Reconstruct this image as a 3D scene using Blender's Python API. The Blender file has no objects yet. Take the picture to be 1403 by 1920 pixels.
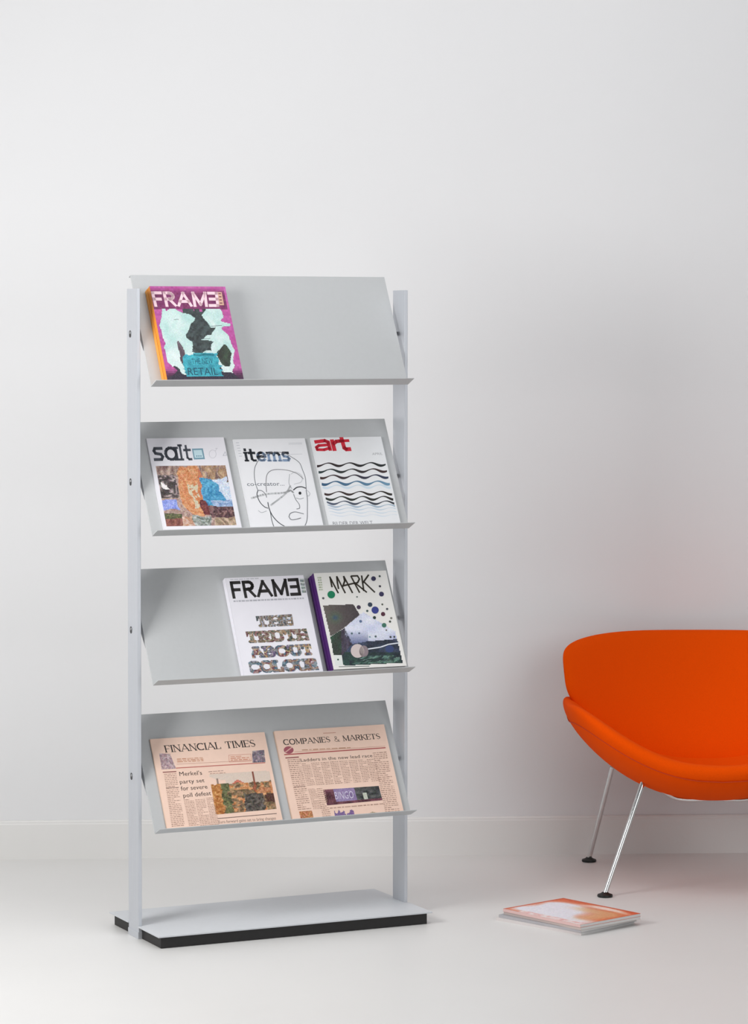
import bpy, bmesh, math, random
from mathutils import Vector, Matrix
random.seed(7)
SC = bpy.context.scene
C = SC.collection

# ---------------------------------------------------------------- camera
F_PX, YH, PITCH, EYE = 5635.5, 829.13, -0.03737, 1.62316
cam = bpy.data.cameras.new('camera')
cam_ob = bpy.data.objects.new('camera', cam); C.objects.link(cam_ob)
cam.sensor_fit = 'VERTICAL'; cam.sensor_height = 36.0; cam.sensor_width = 36.0
cam.lens = F_PX * 36.0 / 1920.0
cam.shift_y = -(960.0 - YH) / 1920.0
cam.clip_end = 60
cam_ob.location = (0, 0, EYE)
cam_ob.rotation_euler = (math.pi / 2 + PITCH, 0, 0)
SC.camera = cam_ob

# ---------------------------------------------------------------- light and exposure
SC.view_settings.view_transform = 'Standard'
SC.view_settings.look = 'None'
SC.view_settings.gamma = 1.0
SC.view_settings.use_curve_mapping = False
SC.view_settings.exposure = 0.055
world = bpy.data.worlds.new('world'); SC.world = world; world.use_nodes = True
world.node_tree.nodes['Background'].inputs[0].default_value = (0.9, 0.92, 1, 1)
world.node_tree.nodes['Background'].inputs[1].default_value = 0.0

def area(name, loc, target, size, power, color=(1, 1, 1), sy=None):
    l = bpy.data.lights.new(name, 'AREA'); l.energy = power; l.color = color
    l.shape = 'RECTANGLE'; l.size = size; l.size_y = sy or size
    o = bpy.data.objects.new(name, l); C.objects.link(o)
    o.location = loc
    o.rotation_euler = (Vector(target) - Vector(loc)).to_track_quat('-Z', 'Y').to_euler()
    return o
area('softbox_key', (-2.0, 6.4, 1.8), (0.1, 9.0, 0.8), 1.0, 50, (1, 0.995, 0.985))
area('softbox_fill', (3.4, 3.6, 2.2), (0.8, 9.0, 1.4), 3.2, 72, (0.97, 0.985, 1))
area('softbox_overhead', (0.3, 7.4, 3.7), (0.2, 8.0, 0.0), 2.4, 34, (0.97, 0.985, 1))

# ---------------------------------------------------------------- helpers
def lin(c):
    return tuple((x / 255 / 12.92 if x / 255 <= 0.04045 else ((x / 255 + 0.055) / 1.055) ** 2.4) for x in c[:3])

def mat(name, col, rough=0.5, metal=0.0, noise=0.0, nscale=40, bump=0.0, bscale=200, sheen=0.0, spec=0.5, stretch=None):
    m = bpy.data.materials.new(name); m.use_nodes = True
    nt = m.node_tree; b = nt.nodes['Principled BSDF']
    c = lin(col)
    b.inputs['Base Color'].default_value = (*c, 1)
    b.inputs['Roughness'].default_value = rough
    b.inputs['Metallic'].default_value = metal
    b.inputs['Specular IOR Level'].default_value = spec
    if sheen:
        b.inputs['Sheen Weight'].default_value = sheen
        b.inputs['Sheen Roughness'].default_value = 0.5
        b.inputs['Sheen Tint'].default_value = (*lin((255, 150, 60)), 1)
    tc = nt.nodes.new('ShaderNodeTexCoord')
    src = tc.outputs['Object']
    if stretch:
        mp = nt.nodes.new('ShaderNodeMapping'); mp.inputs['Scale'].default_value = stretch
        nt.links.new(src, mp.inputs[0]); src = mp.outputs[0]
    if noise:
        n = nt.nodes.new('ShaderNodeTexNoise'); n.inputs['Scale'].default_value = nscale; n.inputs['Detail'].default_value = 5
        nt.links.new(src, n.inputs['Vector'])
        r = nt.nodes.new('ShaderNodeValToRGB')
        r.color_ramp.elements[0].position = 0.3; r.color_ramp.elements[1].position = 0.7
        r.color_ramp.elements[0].color = (*[x * (1 - noise) for x in c], 1)
        r.color_ramp.elements[1].color = (*[min(1, x * (1 + noise)) for x in c], 1)
        nt.links.new(n.outputs[0], r.inputs[0]); nt.links.new(r.outputs[0], b.inputs['Base Color'])
    if bump:
        n = nt.nodes.new('ShaderNodeTexNoise'); n.inputs['Scale'].default_value = bscale; n.inputs['Detail'].default_value = 3
        nt.links.new(src, n.inputs['Vector'])
        bp = nt.nodes.new('ShaderNodeBump'); bp.inputs['Strength'].default_value = bump; bp.inputs['Distance'].default_value = 0.002
        nt.links.new(n.outputs[0], bp.inputs['Height']); nt.links.new(bp.outputs[0], b.inputs['Normal'])
    return m

M_wall = mat('wall_paint', (232, 232, 233), 0.75, noise=0.006, nscale=2, bump=0.05, bscale=160, spec=0.3)
M_grey = mat('unseen_wall_grey', (96, 96, 98), 0.8, noise=0.01, nscale=3)  # added grey for the unseen front and right walls, giving the chrome dark reflections
M_floor = mat('floor_paint', (229, 228, 226), 0.38, noise=0.008, nscale=3, bump=0.03, bscale=90, spec=0.35)
M_base = mat('baseboard_paint', (232, 231, 229), 0.5, noise=0.004, nscale=6)
M_shelf = mat('grey_powder_coat', (190, 192, 193), 0.45, noise=0.01, nscale=90, bump=0.06, bscale=900)
M_alu = mat('satin_aluminium', (206, 209, 215), 0.42, metal=0.5, noise=0.014, nscale=30, stretch=(8, 8, 0.3))
M_plate = mat('base_steel', (208, 211, 215), 0.42, noise=0.012, nscale=70, bump=0.04, bscale=900)
M_black = mat('black_plinth', (30, 28, 28), 0.55, noise=0.08, nscale=60)
M_hole = mat('dark_slot', (60, 60, 62), 0.6, noise=0.05)
M_screw = mat('steel_screw', (190, 190, 190), 0.3, metal=0.9, noise=0.02)
M_orange = mat('orange_wool', (240, 80, 0), 0.9, noise=0.05, nscale=500, bump=0.35, bscale=900, sheen=0.03, spec=0.06)
M_seam = mat('orange_seam', (196, 58, 2), 0.9, noise=0.06, nscale=500)
M_chrome = mat('chrome', (215, 215, 215), 0.08, metal=1.0, noise=0.01)
M_rubber = mat('black_rubber', (16, 22, 20), 0.45, noise=0.05)
M_pages = mat('page_edges', (226, 224, 222), 0.8, noise=0.07, nscale=20, stretch=(1, 1, 120))
M_npages = mat('newsprint_edges', (226, 196, 176), 0.9, noise=0.06, nscale=20, stretch=(1, 1, 120))

# print material: colour comes from the face colours of the print mesh
M_print = bpy.data.materials.new('printed_ink'); M_print.use_nodes = True
_nt = M_print.node_tree; _b = _nt.nodes['Principled BSDF']; _b.inputs['Roughness'].default_value = 0.42
_b.inputs['Specular IOR Level'].default_value = 0.35
_a = _nt.nodes.new('ShaderNodeVertexColor'); _a.layer_name = 'ink'
_nt.links.new(_a.outputs[0], _b.inputs['Base Color'])
M_news = M_print.copy(); M_news.name = 'newsprint_ink'
M_news.node_tree.nodes['Principled BSDF'].inputs['Roughness'].default_value = 0.85

def props(o, label=None, cat=None, group=None, kind=None):
    if label: o['label'] = label
    if cat: o['category'] = cat
    if group: o['group'] = group
    if kind: o['kind'] = kind
    return o

def empty(name, loc=(0, 0, 0), rz=0.0, matrix=None):
    o = bpy.data.objects.new(name, None); C.objects.link(o); o.empty_display_size = 0.05
    if matrix is not None: o.matrix_world = matrix
    else: o.location = loc; o.rotation_euler = (0, 0, rz)
    return o

def link(name, me, m, parent=None, smooth=False):
    o = bpy.data.objects.new(name, me); C.objects.link(o)
    if m: me.materials.append(m)
    if parent: o.parent = parent
    if smooth:
        for p in me.polygons: p.use_smooth = True
        me.set_sharp_from_angle(angle=math.radians(50))
    return o

def from_bm(name, bm, m, parent=None, smooth=False, bevel=0.0, bseg=2):
    bmesh.ops.recalc_face_normals(bm, faces=bm.faces)
    me = bpy.data.meshes.new(name); bm.to_mesh(me); bm.free()
    o = link(name, me, m, parent, smooth)
    if bevel:
        md = o.modifiers.new('bevel', 'BEVEL'); md.width = bevel; md.segments = bseg; md.limit_method = 'ANGLE'
    return o

def bx(bm, x0, x1, y0, y1, z0, z1):
    v = [bm.verts.new((x, y, z)) for z in (z0, z1) for y in (y0, y1) for x in (x0, x1)]
    for f in ((0, 2, 3, 1), (4, 5, 7, 6), (0, 1, 5, 4), (2, 6, 7, 3), (0, 4, 6, 2), (1, 3, 7, 5)):
        bm.faces.new([v[i] for i in f])

def prism(bm, prof, x0, x1):
    """profile of (y, z) points extruded along x"""
    a = [bm.verts.new((x0, y, z)) for y, z in prof]; b = [bm.verts.new((x1, y, z)) for y, z in prof]
    n = len(prof); bm.faces.new(a); bm.faces.new(b[::-1])
    for i in range(n): bm.faces.new([a[i], b[i], b[(i + 1) % n], a[(i + 1) % n]])

def tube(bm, pts, r, seg=16, close=False, cap=True):
    pts = [Vector(p) for p in pts]; n = len(pts); rings = []
    up = Vector((0.13, 0.31, 0.94)).normalized()
    rr = r if isinstance(r, (list, tuple)) else [r] * n
    for i, p in enumerate(pts):
        if close: t = pts[(i + 1) % n] - pts[i - 1]
        else: t = pts[min(i + 1, n - 1)] - pts[max(i - 1, 0)]
        t.normalize(); s = t.cross(up)
        if s.length < 1e-4: s = t.cross(Vector((1, 0, 0)))
        s.normalize(); u = s.cross(t)
        rings.append([bm.verts.new(p + (s * math.cos(2 * math.pi * k / seg) + u * math.sin(2 * math.pi * k / seg)) * rr[i]) for k in range(seg)])
    for i in range(n if close else n - 1):
        a, b = rings[i], rings[(i + 1) % n]
        for k in range(seg): bm.faces.new([a[k], a[(k + 1) % seg], b[(k + 1) % seg], b[k]])
    if cap and not close: bm.faces.new(rings[0][::-1]); bm.faces.new(rings[-1])

def smooth_path(ctrl, n=12):
    """Catmull-Rom through control points"""
    P = [Vector(c) for c in ctrl]; P = [P[0] * 2 - P[1]] + P + [P[-1] * 2 - P[-2]]; out = []
    for i in range(1, len(P) - 2):
        for k in range(n):
            t = k / n
            out.append(0.5 * ((2 * P[i]) + (P[i + 1] - P[i - 1]) * t + (2 * P[i - 1] - 5 * P[i] + 4 * P[i + 1] - P[i + 2]) * t * t + (3 * P[i] - P[i - 1] - 3 * P[i + 1] + P[i + 2]) * t ** 3))
    out.append(P[-2]); return out

# ---------------------------------------------------------------- the room
YAW, YW, BBH = 0.05351, 9.232, 0.119
room = Matrix.Translation((0, YW, 0)) @ Matrix.Rotation(YAW, 4, 'Z')
XL, XR, YF, H = -5.0, 5.0, -10.6, 3.8
def struct(name, dims, m, bevel=0):
    bm = bmesh.new(); bx(bm, *dims); o = from_bm(name, bm, m, bevel=bevel); o.matrix_world = room; o['kind'] = 'structure'; return o
struct('floor', (XL, XR, YF, 0, -0.1, 0), M_floor)
struct('wall_back', (XL, XR, 0, 0.1, -0.1, H), M_wall)
struct('wall_left', (XL - 0.1, XL, YF, 0.1, -0.1, H), M_wall)
struct('wall_right', (XR, XR + 0.1, YF, 0.1, -0.1, H), M_grey)
struct('wall_front', (XL, XR, YF - 0.1, YF, -0.1, H), M_grey)
struct('ceiling', (XL, XR, YF, 0.1, H, H + 0.1), M_wall)
bm = bmesh.new()
prism(bm, [(0, 0), (-0.014, 0), (-0.014, BBH - 0.012), (-0.0125, BBH - 0.008), (-0.0125, BBH - 0.004), (-0.010, BBH), (0, BBH)], XL, XR)
o = from_bm('baseboard_back', bm, M_base); o.matrix_world = room; o['kind'] = 'structure'

# ---------------------------------------------------------------- the display rack
PHI, RX, RY, W, D = 0.43897, -0.56435, 7.81735, 0.80, 0.3744
HB = 0.0347
rackM = Matrix.Translation((RX, RY, 0)) @ Matrix.Rotation(PHI, 4, 'Z')
rack = empty('display_rack', (RX, RY, 0), PHI)
props(rack, 'tall grey metal magazine rack with four tilted shelves on a black plinth base', 'display rack')
PO, TH, PA, PB, PT = 0.0018, 0.0099, 0.1528, 0.2278, 1.7325
bm = bmesh.new(); bx(bm, 0.011, W - 0.011, 0.011, D - 0.011, 0.0, HB - 0.004); from_bm('plinth', bm, M_black, rack, bevel=0.0015)
# steel plate with notches for the posts
bm = bmesh.new()
out = [(0, 0), (W, 0), (W, PA - 0.001), (W - PO - TH, PA - 0.001), (W - PO - TH, PB + 0.001), (W, PB + 0.001), (W, D), (0, D), (0, PB + 0.001), (PO + TH, PB + 0.001), (PO + TH, PA - 0.001), (0, PA - 0.001)]
fv = [bm.verts.new((x, y, HB - 0.004)) for x, y in out]; f = bm.faces.new(fv)
r = bmesh.ops.extrude_face_region(bm, geom=[f])
for v in [g for g in r['geom'] if isinstance(g, bmesh.types.BMVert)]: v.co.z += 0.004
from_bm('base_plate', bm, M_plate, rack, bevel=0.0008)
zt_list = [1.77015, 1.37573, 0.98023, 0.58756]
shelf_z = []
holes_z = [z - 0.158 for z in zt_list]
for side in (0, 1):
    x0 = PO if side == 0 else W - PO - TH
    bm = bmesh.new(); bx(bm, x0, x0 + TH, PA, PB, 0.001, PT)
    post = from_bm('post', bm, M_alu, rack, bevel=0.0012)
    # foot shoe, shown slightly proud at the bottom
    bm = bmesh.new(); xs = (x0 - 0.0015, x0 + TH) if side == 0 else (x0, x0 + TH + 0.0015)
    bx(bm, xs[0], xs[1], PA - 0.0015, PB + 0.0015, 0.0, 0.019); from_bm('foot_shoe', bm, M_alu, post, bevel=0.0008)
    for z in holes_z:
        xo = x0 - 0.0006 if side == 0 else x0 + TH + 0.0006
        bm = bmesh.new(); n = 20; yc = 0.203
        ring = []
        for k in range(n):
            a = 2 * math.pi * k / n
            ring.append((yc + 0.0072 * math.cos(a), z + 0.0070 * math.sin(a) + (0.0026 if math.sin(a) > 0 else -0.0026)))
        prism(bm, ring, min(xo, x0 + 0.001) if side == 0 else x0 + TH - 0.001, xo if side else x0 + 0.001)
        from_bm('bolt_slot', bm, M_hole, post)
        bm = bmesh.new(); prism(bm, [(yc - 0.004 + 0.0030 * math.cos(2 * math.pi * k / 12), z + 0.003 + 0.0035 * math.sin(2 * math.pi * k / 12)) for k in range(12)],
                                x0 - 0.0022 if side == 0 else x0 + TH, x0 if side == 0 else x0 + TH + 0.0022)
        from_bm('bolt', bm, M_screw, post)
WM = 0.0232
SH = []
LF, LU = 0.038, 0.0164
for i in range(4):
    yt = 0.2558 + (0.0034, 0.0023, -0.0024, -0.0033)[i]; yf = 0.0976 + (0.0083, 0.0024, 0, -0.0106)[i]
    zt = zt_list[i]; zf = zt - 0.2943
    v = Vector((0, yt - yf, zt - zf)); L = v.length; v.normalize(); n = Vector((0, -v.z, v.y))
    SH.append(dict(o=Vector((WM, yf, zf)), v=v, n=n, L=L))
    t = 0.0022
    bk = -n * t
    P0 = Vector((0, yf, zf)); P1 = Vector((0, yt, zt)); lipd = Vector((0, -LF, LU)); ln = lipd.normalized(); lperp = Vector((0, -ln.z, ln.y)) * -1
    if lperp.z > 0: lperp = -lperp
    # folded sheet: panel
    bm = bmesh.new()
    prof = [P0, P1, P1 + bk, P0 + bk]
    prism(bm, [(p.y, p.z) for p in prof], WM, W - WM)
    shelf = from_bm('shelf', bm, M_shelf, rack, bevel=0.0006)
    bm = bmesh.new()
    Q = [P0 + bk * 0.2, P0 + lipd, P0 + lipd + lperp * t, P0 + lperp * t + bk]
    prism(bm, [(p.y, p.z) for p in Q], WM, W - WM); from_bm('lip', bm, M_shelf, shelf, bevel=0.0006)
    # return fold along the top edge and the two side brackets down to the posts
    bm = bmesh.new(); Q = [P1 + bk, P1 - n * 0.012, P1 - n * 0.012 - v * 0.0018, P1 + bk - v * 0.0018]
    prism(bm, [(p.y, p.z) for p in Q], WM, W - WM); from_bm('top_fold', bm, M_shelf, shelf)
    for sx in (WM, W - WM - 0.002):
        bm = bmesh.new(); a0 = P0 + v * 0.045 + bk; a1 = P1 - v * 0.012 + bk
        Q = [P0 + v * (L * .32) + bk, P0 + v * (L * .85) + bk, P0 + v * (L * .85) - n * 0.010, P0 + v * (L * .55) - n * 0.024, P0 + v * (L * .32) - n * 0.006]
        prism(bm, [(p.y, p.z) for p in Q], sx, sx + 0.002); from_bm('side_bracket', bm, M_shelf, shelf)
    hz = holes_z[i]
    for xs in ((PO + TH, WM), (W - WM, W - PO - TH)):
        bm = bmesh.new(); tube(bm, [(xs[0], 0.203, hz), (xs[1], 0.203, hz)], 0.006, 14); from_bm('spacer', bm, M_hole, shelf, True)

def on_shelf(i, a, b, off):
    s = SH[i]; o = s['o'] + Vector((a, 0, 0)) + s['v'] * b + s['n'] * off
    m = Matrix(((1, s['v'].x, s['n'].x, o.x), (0, s['v'].y, s['n'].y, o.y), (0, s['v'].z, s['n'].z, o.z), (0, 0, 0, 1)))
    return rackM @ m

# ---------------------------------------------------------------- print engine
class Print:
    """flat coloured polygons in cover space (u right, v up, 0..1 -> w, h)"""
    def __init__(s, w, h, quad=None):
        s.w, s.h, s.q, s.P = w, h, quad, []
    def M(s, x, y):                       # position read off a zoomed view -> cover 0..1
        (ax, ay), (bx_, by), (cx, cy), (dx, dy) = s.q      # TL TR BR BL
        u, t = 0.5, 0.5
        for _ in range(12):
            X = (ax * (1 - u) + bx_ * u) * (1 - t) + (dx * (1 - u) + cx * u) * t
            Y = (ay * (1 - u) + by * u) * (1 - t) + (dy * (1 - u) + cy * u) * t
            Xu = (bx_ - ax) * (1 - t) + (cx - dx) * t; Yu = (by - ay) * (1 - t) + (cy - dy) * t
            Xt = (dx - ax) * (1 - u) + (cx - bx_) * u; Yt = (dy - ay) * (1 - u) + (cy - by) * u
            det = Xu * Yt - Xt * Yu
            ex, ey = x - X, y - Y
            u += (ex * Yt - ey * Xt) / det; t += (ey * Xu - ex * Yu) / det
        return u, 1 - t
    def cl(s, p):
        return (min(max(p[0], 0.0), 1.0) * s.w, min(max(p[1], 0.0), 1.0) * s.h)
    def poly(s, pts, col, layer=1):
        s.P.append(([s.cl(p) for p in pts], layer, col))
    def rect(s, u0, v0, u1, v1, col, layer=1): s.poly([(u0, v0), (u1, v0), (u1, v1), (u0, v1)], col, layer)
    def zpoly(s, pts, col, layer=1): s.poly([s.M(*p) for p in pts], col, layer)
    def zcirc(s, x, y, r, col, layer=1, ry=None, n=20):
        s.zpoly([(x + r * math.cos(2 * math.pi * k / n), y + (ry or r) * math.sin(2 * math.pi * k / n)) for k in range(n)][::-1], col, layer)
    def line(s, pts, wd, col, layer=1, ext=True):   # points in 0..1, width in metres
        q = [(p[0] * s.w, p[1] * s.h) for p in pts]
        for i in range(len(q) - 1):
            (x0, y0), (x1, y1) = q[i], q[i + 1]; L = math.hypot(x1 - x0, y1 - y0)
            if L < 1e-7: continue
            dx, dy = (x1 - x0) / L, (y1 - y0) / L; h = wd / 2; e = h * 0.6 if ext else 0
            pp = [(x0 - dx * e - dy * h, y0 - dy * e + dx * h), (x0 - dx * e + dy * h, y0 - dy * e - dx * h), (x1 + dx * e + dy * h, y1 + dy * e - dx * h), (x1 + dx * e - dy * h, y1 + dy * e + dx * h)]
            s.P.append(([(min(max(a, 0), s.w), min(max(b, 0), s.h)) for a, b in pp], layer, col))
    def zline(s, pts, wd, col, layer=1): s.line([s.M(*p) for p in pts], wd, col, layer)
    def grid(s, u0, v0, u1, v1, nx, ny, fn, layer=1):
        for j in range(ny):
            for i in range(nx):
                a, b = (i + .5) / nx, 1 - (j + .5) / ny
                c = fn(a, b)
                if c is None: continue
                x0, x1 = u0 + (u1 - u0) * i / nx, u0 + (u1 - u0) * (i + 1) / nx
                y0, y1 = v0 + (v1 - v0) * j / ny, v0 + (v1 - v0) * (j + 1) / ny
                s.rect(x0, y0, x1, y1, c, layer)
    def zgrid(s, quad, nx, ny, fn, layer=1):       # picture laid into a quad read off the zoom, fn(a, t) t downwards
        A, B, Cc, Dd = [s.M(*p) for p in quad]
        def pt(a, t): return tuple((A[k] * (1 - a) + B[k] * a) * (1 - t) + (Dd[k] * (1 - a) + Cc[k] * a) * t for k in (0, 1))
        for j in range(ny):
            for i in range(nx):
                c = fn((i + .5) / nx, (j + .5) / ny)
                if c is None: continue
                s.poly([pt(i / nx, (j + 1) / ny), pt((i + 1) / nx, (j + 1) / ny), pt((i + 1) / nx, j / ny), pt(i / nx, j / ny)], c, layer)
    def build(s, name, parent, z, m, first=True):
        vs, fs, cols = [], [], []
        for pts, layer, c in s.P:
            k = len(vs); vs += [(x, y, z + layer * 0.00012) for x, y in pts]; fs.append(tuple(range(k, k + len(pts))))
            cols += [(*lin(c), 1.0)] * len(pts)
        me = bpy.data.meshes.new(name); me.from_pydata(vs, [], fs)
        at = me.color_attributes.new('ink', 'FLOAT_COLOR', 'CORNER')
        at.data.foreach_set('color', [x for c in cols for x in c]); me.update()
        # keep every printed face looking out of the cover
        bm = bmesh.new(); bm.from_mesh(me)
        for f in bm.faces:
            f.normal_update()
            if f.normal.z < 0: f.normal_flip()
        bm.to_mesh(me); bm.free()
        s.P = []
        o = link(name, me, m, parent)
        if name.endswith(('text', 'dots')): o['kind'] = 'stuff'
        return o

def arc(cx, cy, rx, ry, a0, a1, n=10):
    return [(cx + rx * math.cos(math.radians(a0 + (a1 - a0) * k / n)), cy + ry * math.sin(math.radians(a0 + (a1 - a0) * k / n))) for k in range(n + 1)]
# stroke alphabet: char -> (width, [(thick?, points)])
G = {
 'A': (.8, [(0, [(0, 0), (.4, 1)]), (1, [(.4, 1), (.8, 0)]), (0, [(.14, .32), (.66, .32)])]),
 'B': (.62, [(1, [(.06, 0), (.06, 1)]), (0, [(.06, 1), (.36, 1)]), (1, arc(.36, .76, .2, .24, 90, -90, 7)), (0, [(.06, .52), (.36, .52)]), (1, arc(.36, .26, .26, .26, 90, -90, 7)), (0, [(.06, 0), (.36, 0)])]),
 'C': (.72, [(1, arc(.42, .5, .42, .5, 48, 312, 16))]),
 'E': (.56, [(1, [(.06, 0), (.06, 1)]), (0, [(.06, 1), (.56, 1)]), (0, [(.06, .52), (.48, .52)]), (0, [(.06, 0), (.56, 0)])]),
 '3': (.56, [(1, [(.5, 0), (.5, 1)]), (0, [(.5, 1), (0, 1)]), (0, [(.5, .52), (.06, .52)]), (0, [(.5, 0), (0, 0)])]),
 'F': (.54, [(1, [(.06, 0), (.06, 1)]), (0, [(.06, 1), (.54, 1)]), (0, [(.06, .5), (.46, .5)])]),
 'H': (.7, [(1, [(.06, 0), (.06, 1)]), (1, [(.64, 0), (.64, 1)]), (0, [(.06, .5), (.64, .5)])]),
 'I': (.14, [(1, [(.07, 0), (.07, 1)])]),
 'K': (.66, [(1, [(.06, 0), (.06, 1)]), (0, [(.6, 1), (.08, .42)]), (1, [(.22, .56), (.64, 0)])]),
 'L': (.54, [(1, [(.06, 0), (.06, 1)]), (0, [(.06, 0), (.54, 0)])]),
 'M': (.88, [(0, [(.06, 0), (.06, 1)]), (1, [(.06, 1), (.44, .1)]), (0, [(.44, .1), (.82, 1)]), (1, [(.82, 1), (.82, 0)])]),
 'N': (.74, [(0, [(.06, 0), (.06, 1)]), (1, [(.06, 1), (.68, 0)]), (0, [(.68, 0), (.68, 1)])]),
 'O': (.84, [(1, arc(.42, .5, .4, .5, 0, 360, 20))]),
 'P': (.58, [(1, [(.06, 0), (.06, 1)]), (0, [(.06, 1), (.34, 1)]), (1, arc(.34, .74, .24, .26, 90, -90, 8)), (0, [(.06, .48), (.34, .48)])]),
 'R': (.66, [(1, [(.06, 0), (.06, 1)]), (0, [(.06, 1), (.34, 1)]), (1, arc(.34, .75, .24, .25, 90, -90, 8)), (0, [(.06, .5), (.34, .5)]), (1, [(.3, .5), (.62, 0)])]),
 'S': (.56, [(0, arc(.28, .74, .24, .26, 30, 180, 8)), (1, [(.04, .74), (.1, .58), (.44, .42), (.52, .26)]), (0, arc(.28, .26, .24, .26, 0, -150, 8))]),
 'T': (.66, [(1, [(.33, 0), (.33, 1)]), (0, [(0, 1), (.66, 1)])]),
 'U': (.7, [(1, [(.06, 1), (.06, .3)]), (1, arc(.35, .3, .29, .3, 180, 360, 10)), (0, [(.64, .3), (.64, 1)])]),
 '&': (.74, [(0, [(.72, .4), (.5, .02), (.2, 0), (.04, .2), (.14, .42), (.44, .68), (.4, .94), (.22, .98), (.14, .8), (.26, .56), (.72, 0)])]),
 'a': (.62, [(1, arc(.28, .34, .28, .34, 0, 360, 14)), (1, [(.56, .68), (.56, 0)])]),
 'e': (.6, [(1, arc(.3, .34, .28, .34, 5, 320, 14)), (0, [(.02, .36), (.58, .36)])]),
 'i': (.14, [(1, [(.07, 0), (.07, .68)]), (1, [(.07, .88), (.07, .98)])]),
 'l': (.14, [(1, [(.07, 0), (.07, 1)])]),
 'm': (.92, [(1, [(.06, 0), (.06, .68)]), (1, [(.06, .5), (.18, .66), (.36, .66), (.46, .5), (.46, 0)]), (1, [(.46, .5), (.58, .66), (.76, .66), (.86, .5), (.86, 0)])]),
 'r': (.4, [(1, [(.06, 0), (.06, .68)]), (1, [(.06, .42), (.18, .64), (.4, .66)])]),
 's': (.48, [(1, [(.46, .66), (.1, .66), (.04, .52), (.1, .38), (.38, .32), (.46, .18), (.38, 0.02), (.02, .02)])]),
 't': (.42, [(1, [(.16, .94), (.16, .12), (.26, 0), (.42, 0)]), (0, [(0, .66), (.42, .66)])]),
 ' ': (.34, []),
}
def glyph_segments(text, st, hw, hh, serif, track):
    """returns (list of segments (p, q, width) in units of the cap height, total width)"""
    x = 0; segs = []
    for ch in text:
        w, ss = G[ch]
        for thick, pts in ss:
            wd = st if thick else hw
            mp = lambda p: (x + p[0], hh / 2 + p[1] * (1 - hh))
            for i in range(len(pts) - 1): segs.append((mp(pts[i]), mp(pts[i + 1]), wd))
            if serif:
                ends = [pts[0], pts[-1]] if pts[0] != pts[-1] else []
                for k, e in enumerate(ends):
                    o = pts[1] if k == 0 else pts[-2]
                    if (e[1] in (0, 1) or abs(e[1] - .68) < .01) and abs(o[1] - e[1]) > .2:
                        q = mp(e); segs.append(((q[0] - serif, q[1]), (q[0] + serif, q[1]), hh))
                    elif e[1] in (0, 1) and o[1] == e[1] and ch in 'EFTLC':
                        q = mp(e); dy = -0.2 if e[1] == 1 else 0.2; segs.append((q, (q[0], q[1] + dy), hh * 1.1))
        x += w + track
    return segs, x - track
def stroke_text(pr, text, quad, col, st=.16, hw=None, hh=None, serif=0, track=.14, layer=2):
    """text stretched into the quad (TL, TR, BR, BL as read off the zoom)"""
    hw = hw or st; hh = hh or hw
    segs, tw = glyph_segments(text, st, hw, hh, serif, track)
    A, B, Cc, Dd = [pr.M(*p) for p in quad]
    def pt(x, y):
        a = x / tw; t = 1 - y
        return tuple((A[k] * (1 - a) + B[k] * a) * (1 - t) + (Dd[k] * (1 - a) + Cc[k] * a) * t for k in (0, 1))
    for (p, q, wd) in segs:
        L = math.hypot(q[0] - p[0], q[1] - p[1])
        if L < 1e-6: continue
        dx, dy = (q[0] - p[0]) / L, (q[1] - p[1]) / L; h = wd / 2; e = min(h, hh / 2)
        pp = [(p[0] - dx * e - dy * h, p[1] - dy * e + dx * h), (p[0] - dx * e + dy * h, p[1] - dy * e - dx * h),
              (q[0] + dx * e + dy * h, q[1] + dy * e - dx * h), (q[0] + dx * e - dy * h, q[1] + dy * e + dx * h)]
        pp = [(a, min(max(b, 0), 1)) for a, b in pp]
        pr.poly([pt(*z) for z in pp], col(p) if callable(col) else col, layer)
def mosaic_text(pr, text, quad, colfn, st, serif, nx, ny, layer=2, track=.1):
    segs, tw = glyph_segments(text, st, st * .8, st * .8, serif, track)
    def fn(a, t):
        x, y = a * tw, 1 - t
        for p, q, wd in segs:
            dx, dy = q[0] - p[0], q[1] - p[1]; l2 = dx * dx + dy * dy
            k = 0 if l2 == 0 else max(0, min(1, ((x - p[0]) * dx + (y - p[1]) * dy) / l2))
            if math.hypot(x - p[0] - k * dx, y - p[1] - k * dy) < wd / 2: return colfn(a, t)
        return None
    pr.zgrid(quad, nx, ny, fn, layer)
_font = [None]
def small_text(pr, text, quad, col, layer=2, narrow=1.0):
    """built-in font, turned into flat polygons and stretched into the quad"""
    cu = bpy.data.curves.new('tmp', 'FONT'); cu.body = text; cu.resolution_u = 2
    ob = bpy.data.objects.new('tmp', cu); C.objects.link(ob)
    dg = bpy.context.evaluated_depsgraph_get(); me = bpy.data.meshes.new_from_object(ob.evaluated_get(dg))
    xs = [v.co.x for v in me.vertices]; x0, x1 = min(xs), max(xs); y0, y1 = 0.0, 0.72
    A, B, Cc, Dd = [pr.M(*p) for p in quad]
    def pt(x, y):
        a = (x - x0) / (x1 - x0); t = 1 - (y - y0) / (y1 - y0)
        return tuple((A[k] * (1 - a) + B[k] * a) * (1 - t) + (Dd[k] * (1 - a) + Cc[k] * a) * t for k in (0, 1))
    vs = [pt(v.co.x, v.co.y) for v in me.vertices]
    for p in me.polygons: pr.poly([vs[i] for i in p.vertices], col, layer)
    bpy.data.objects.remove(ob); bpy.data.curves.remove(cu); bpy.data.meshes.remove(me)
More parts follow.
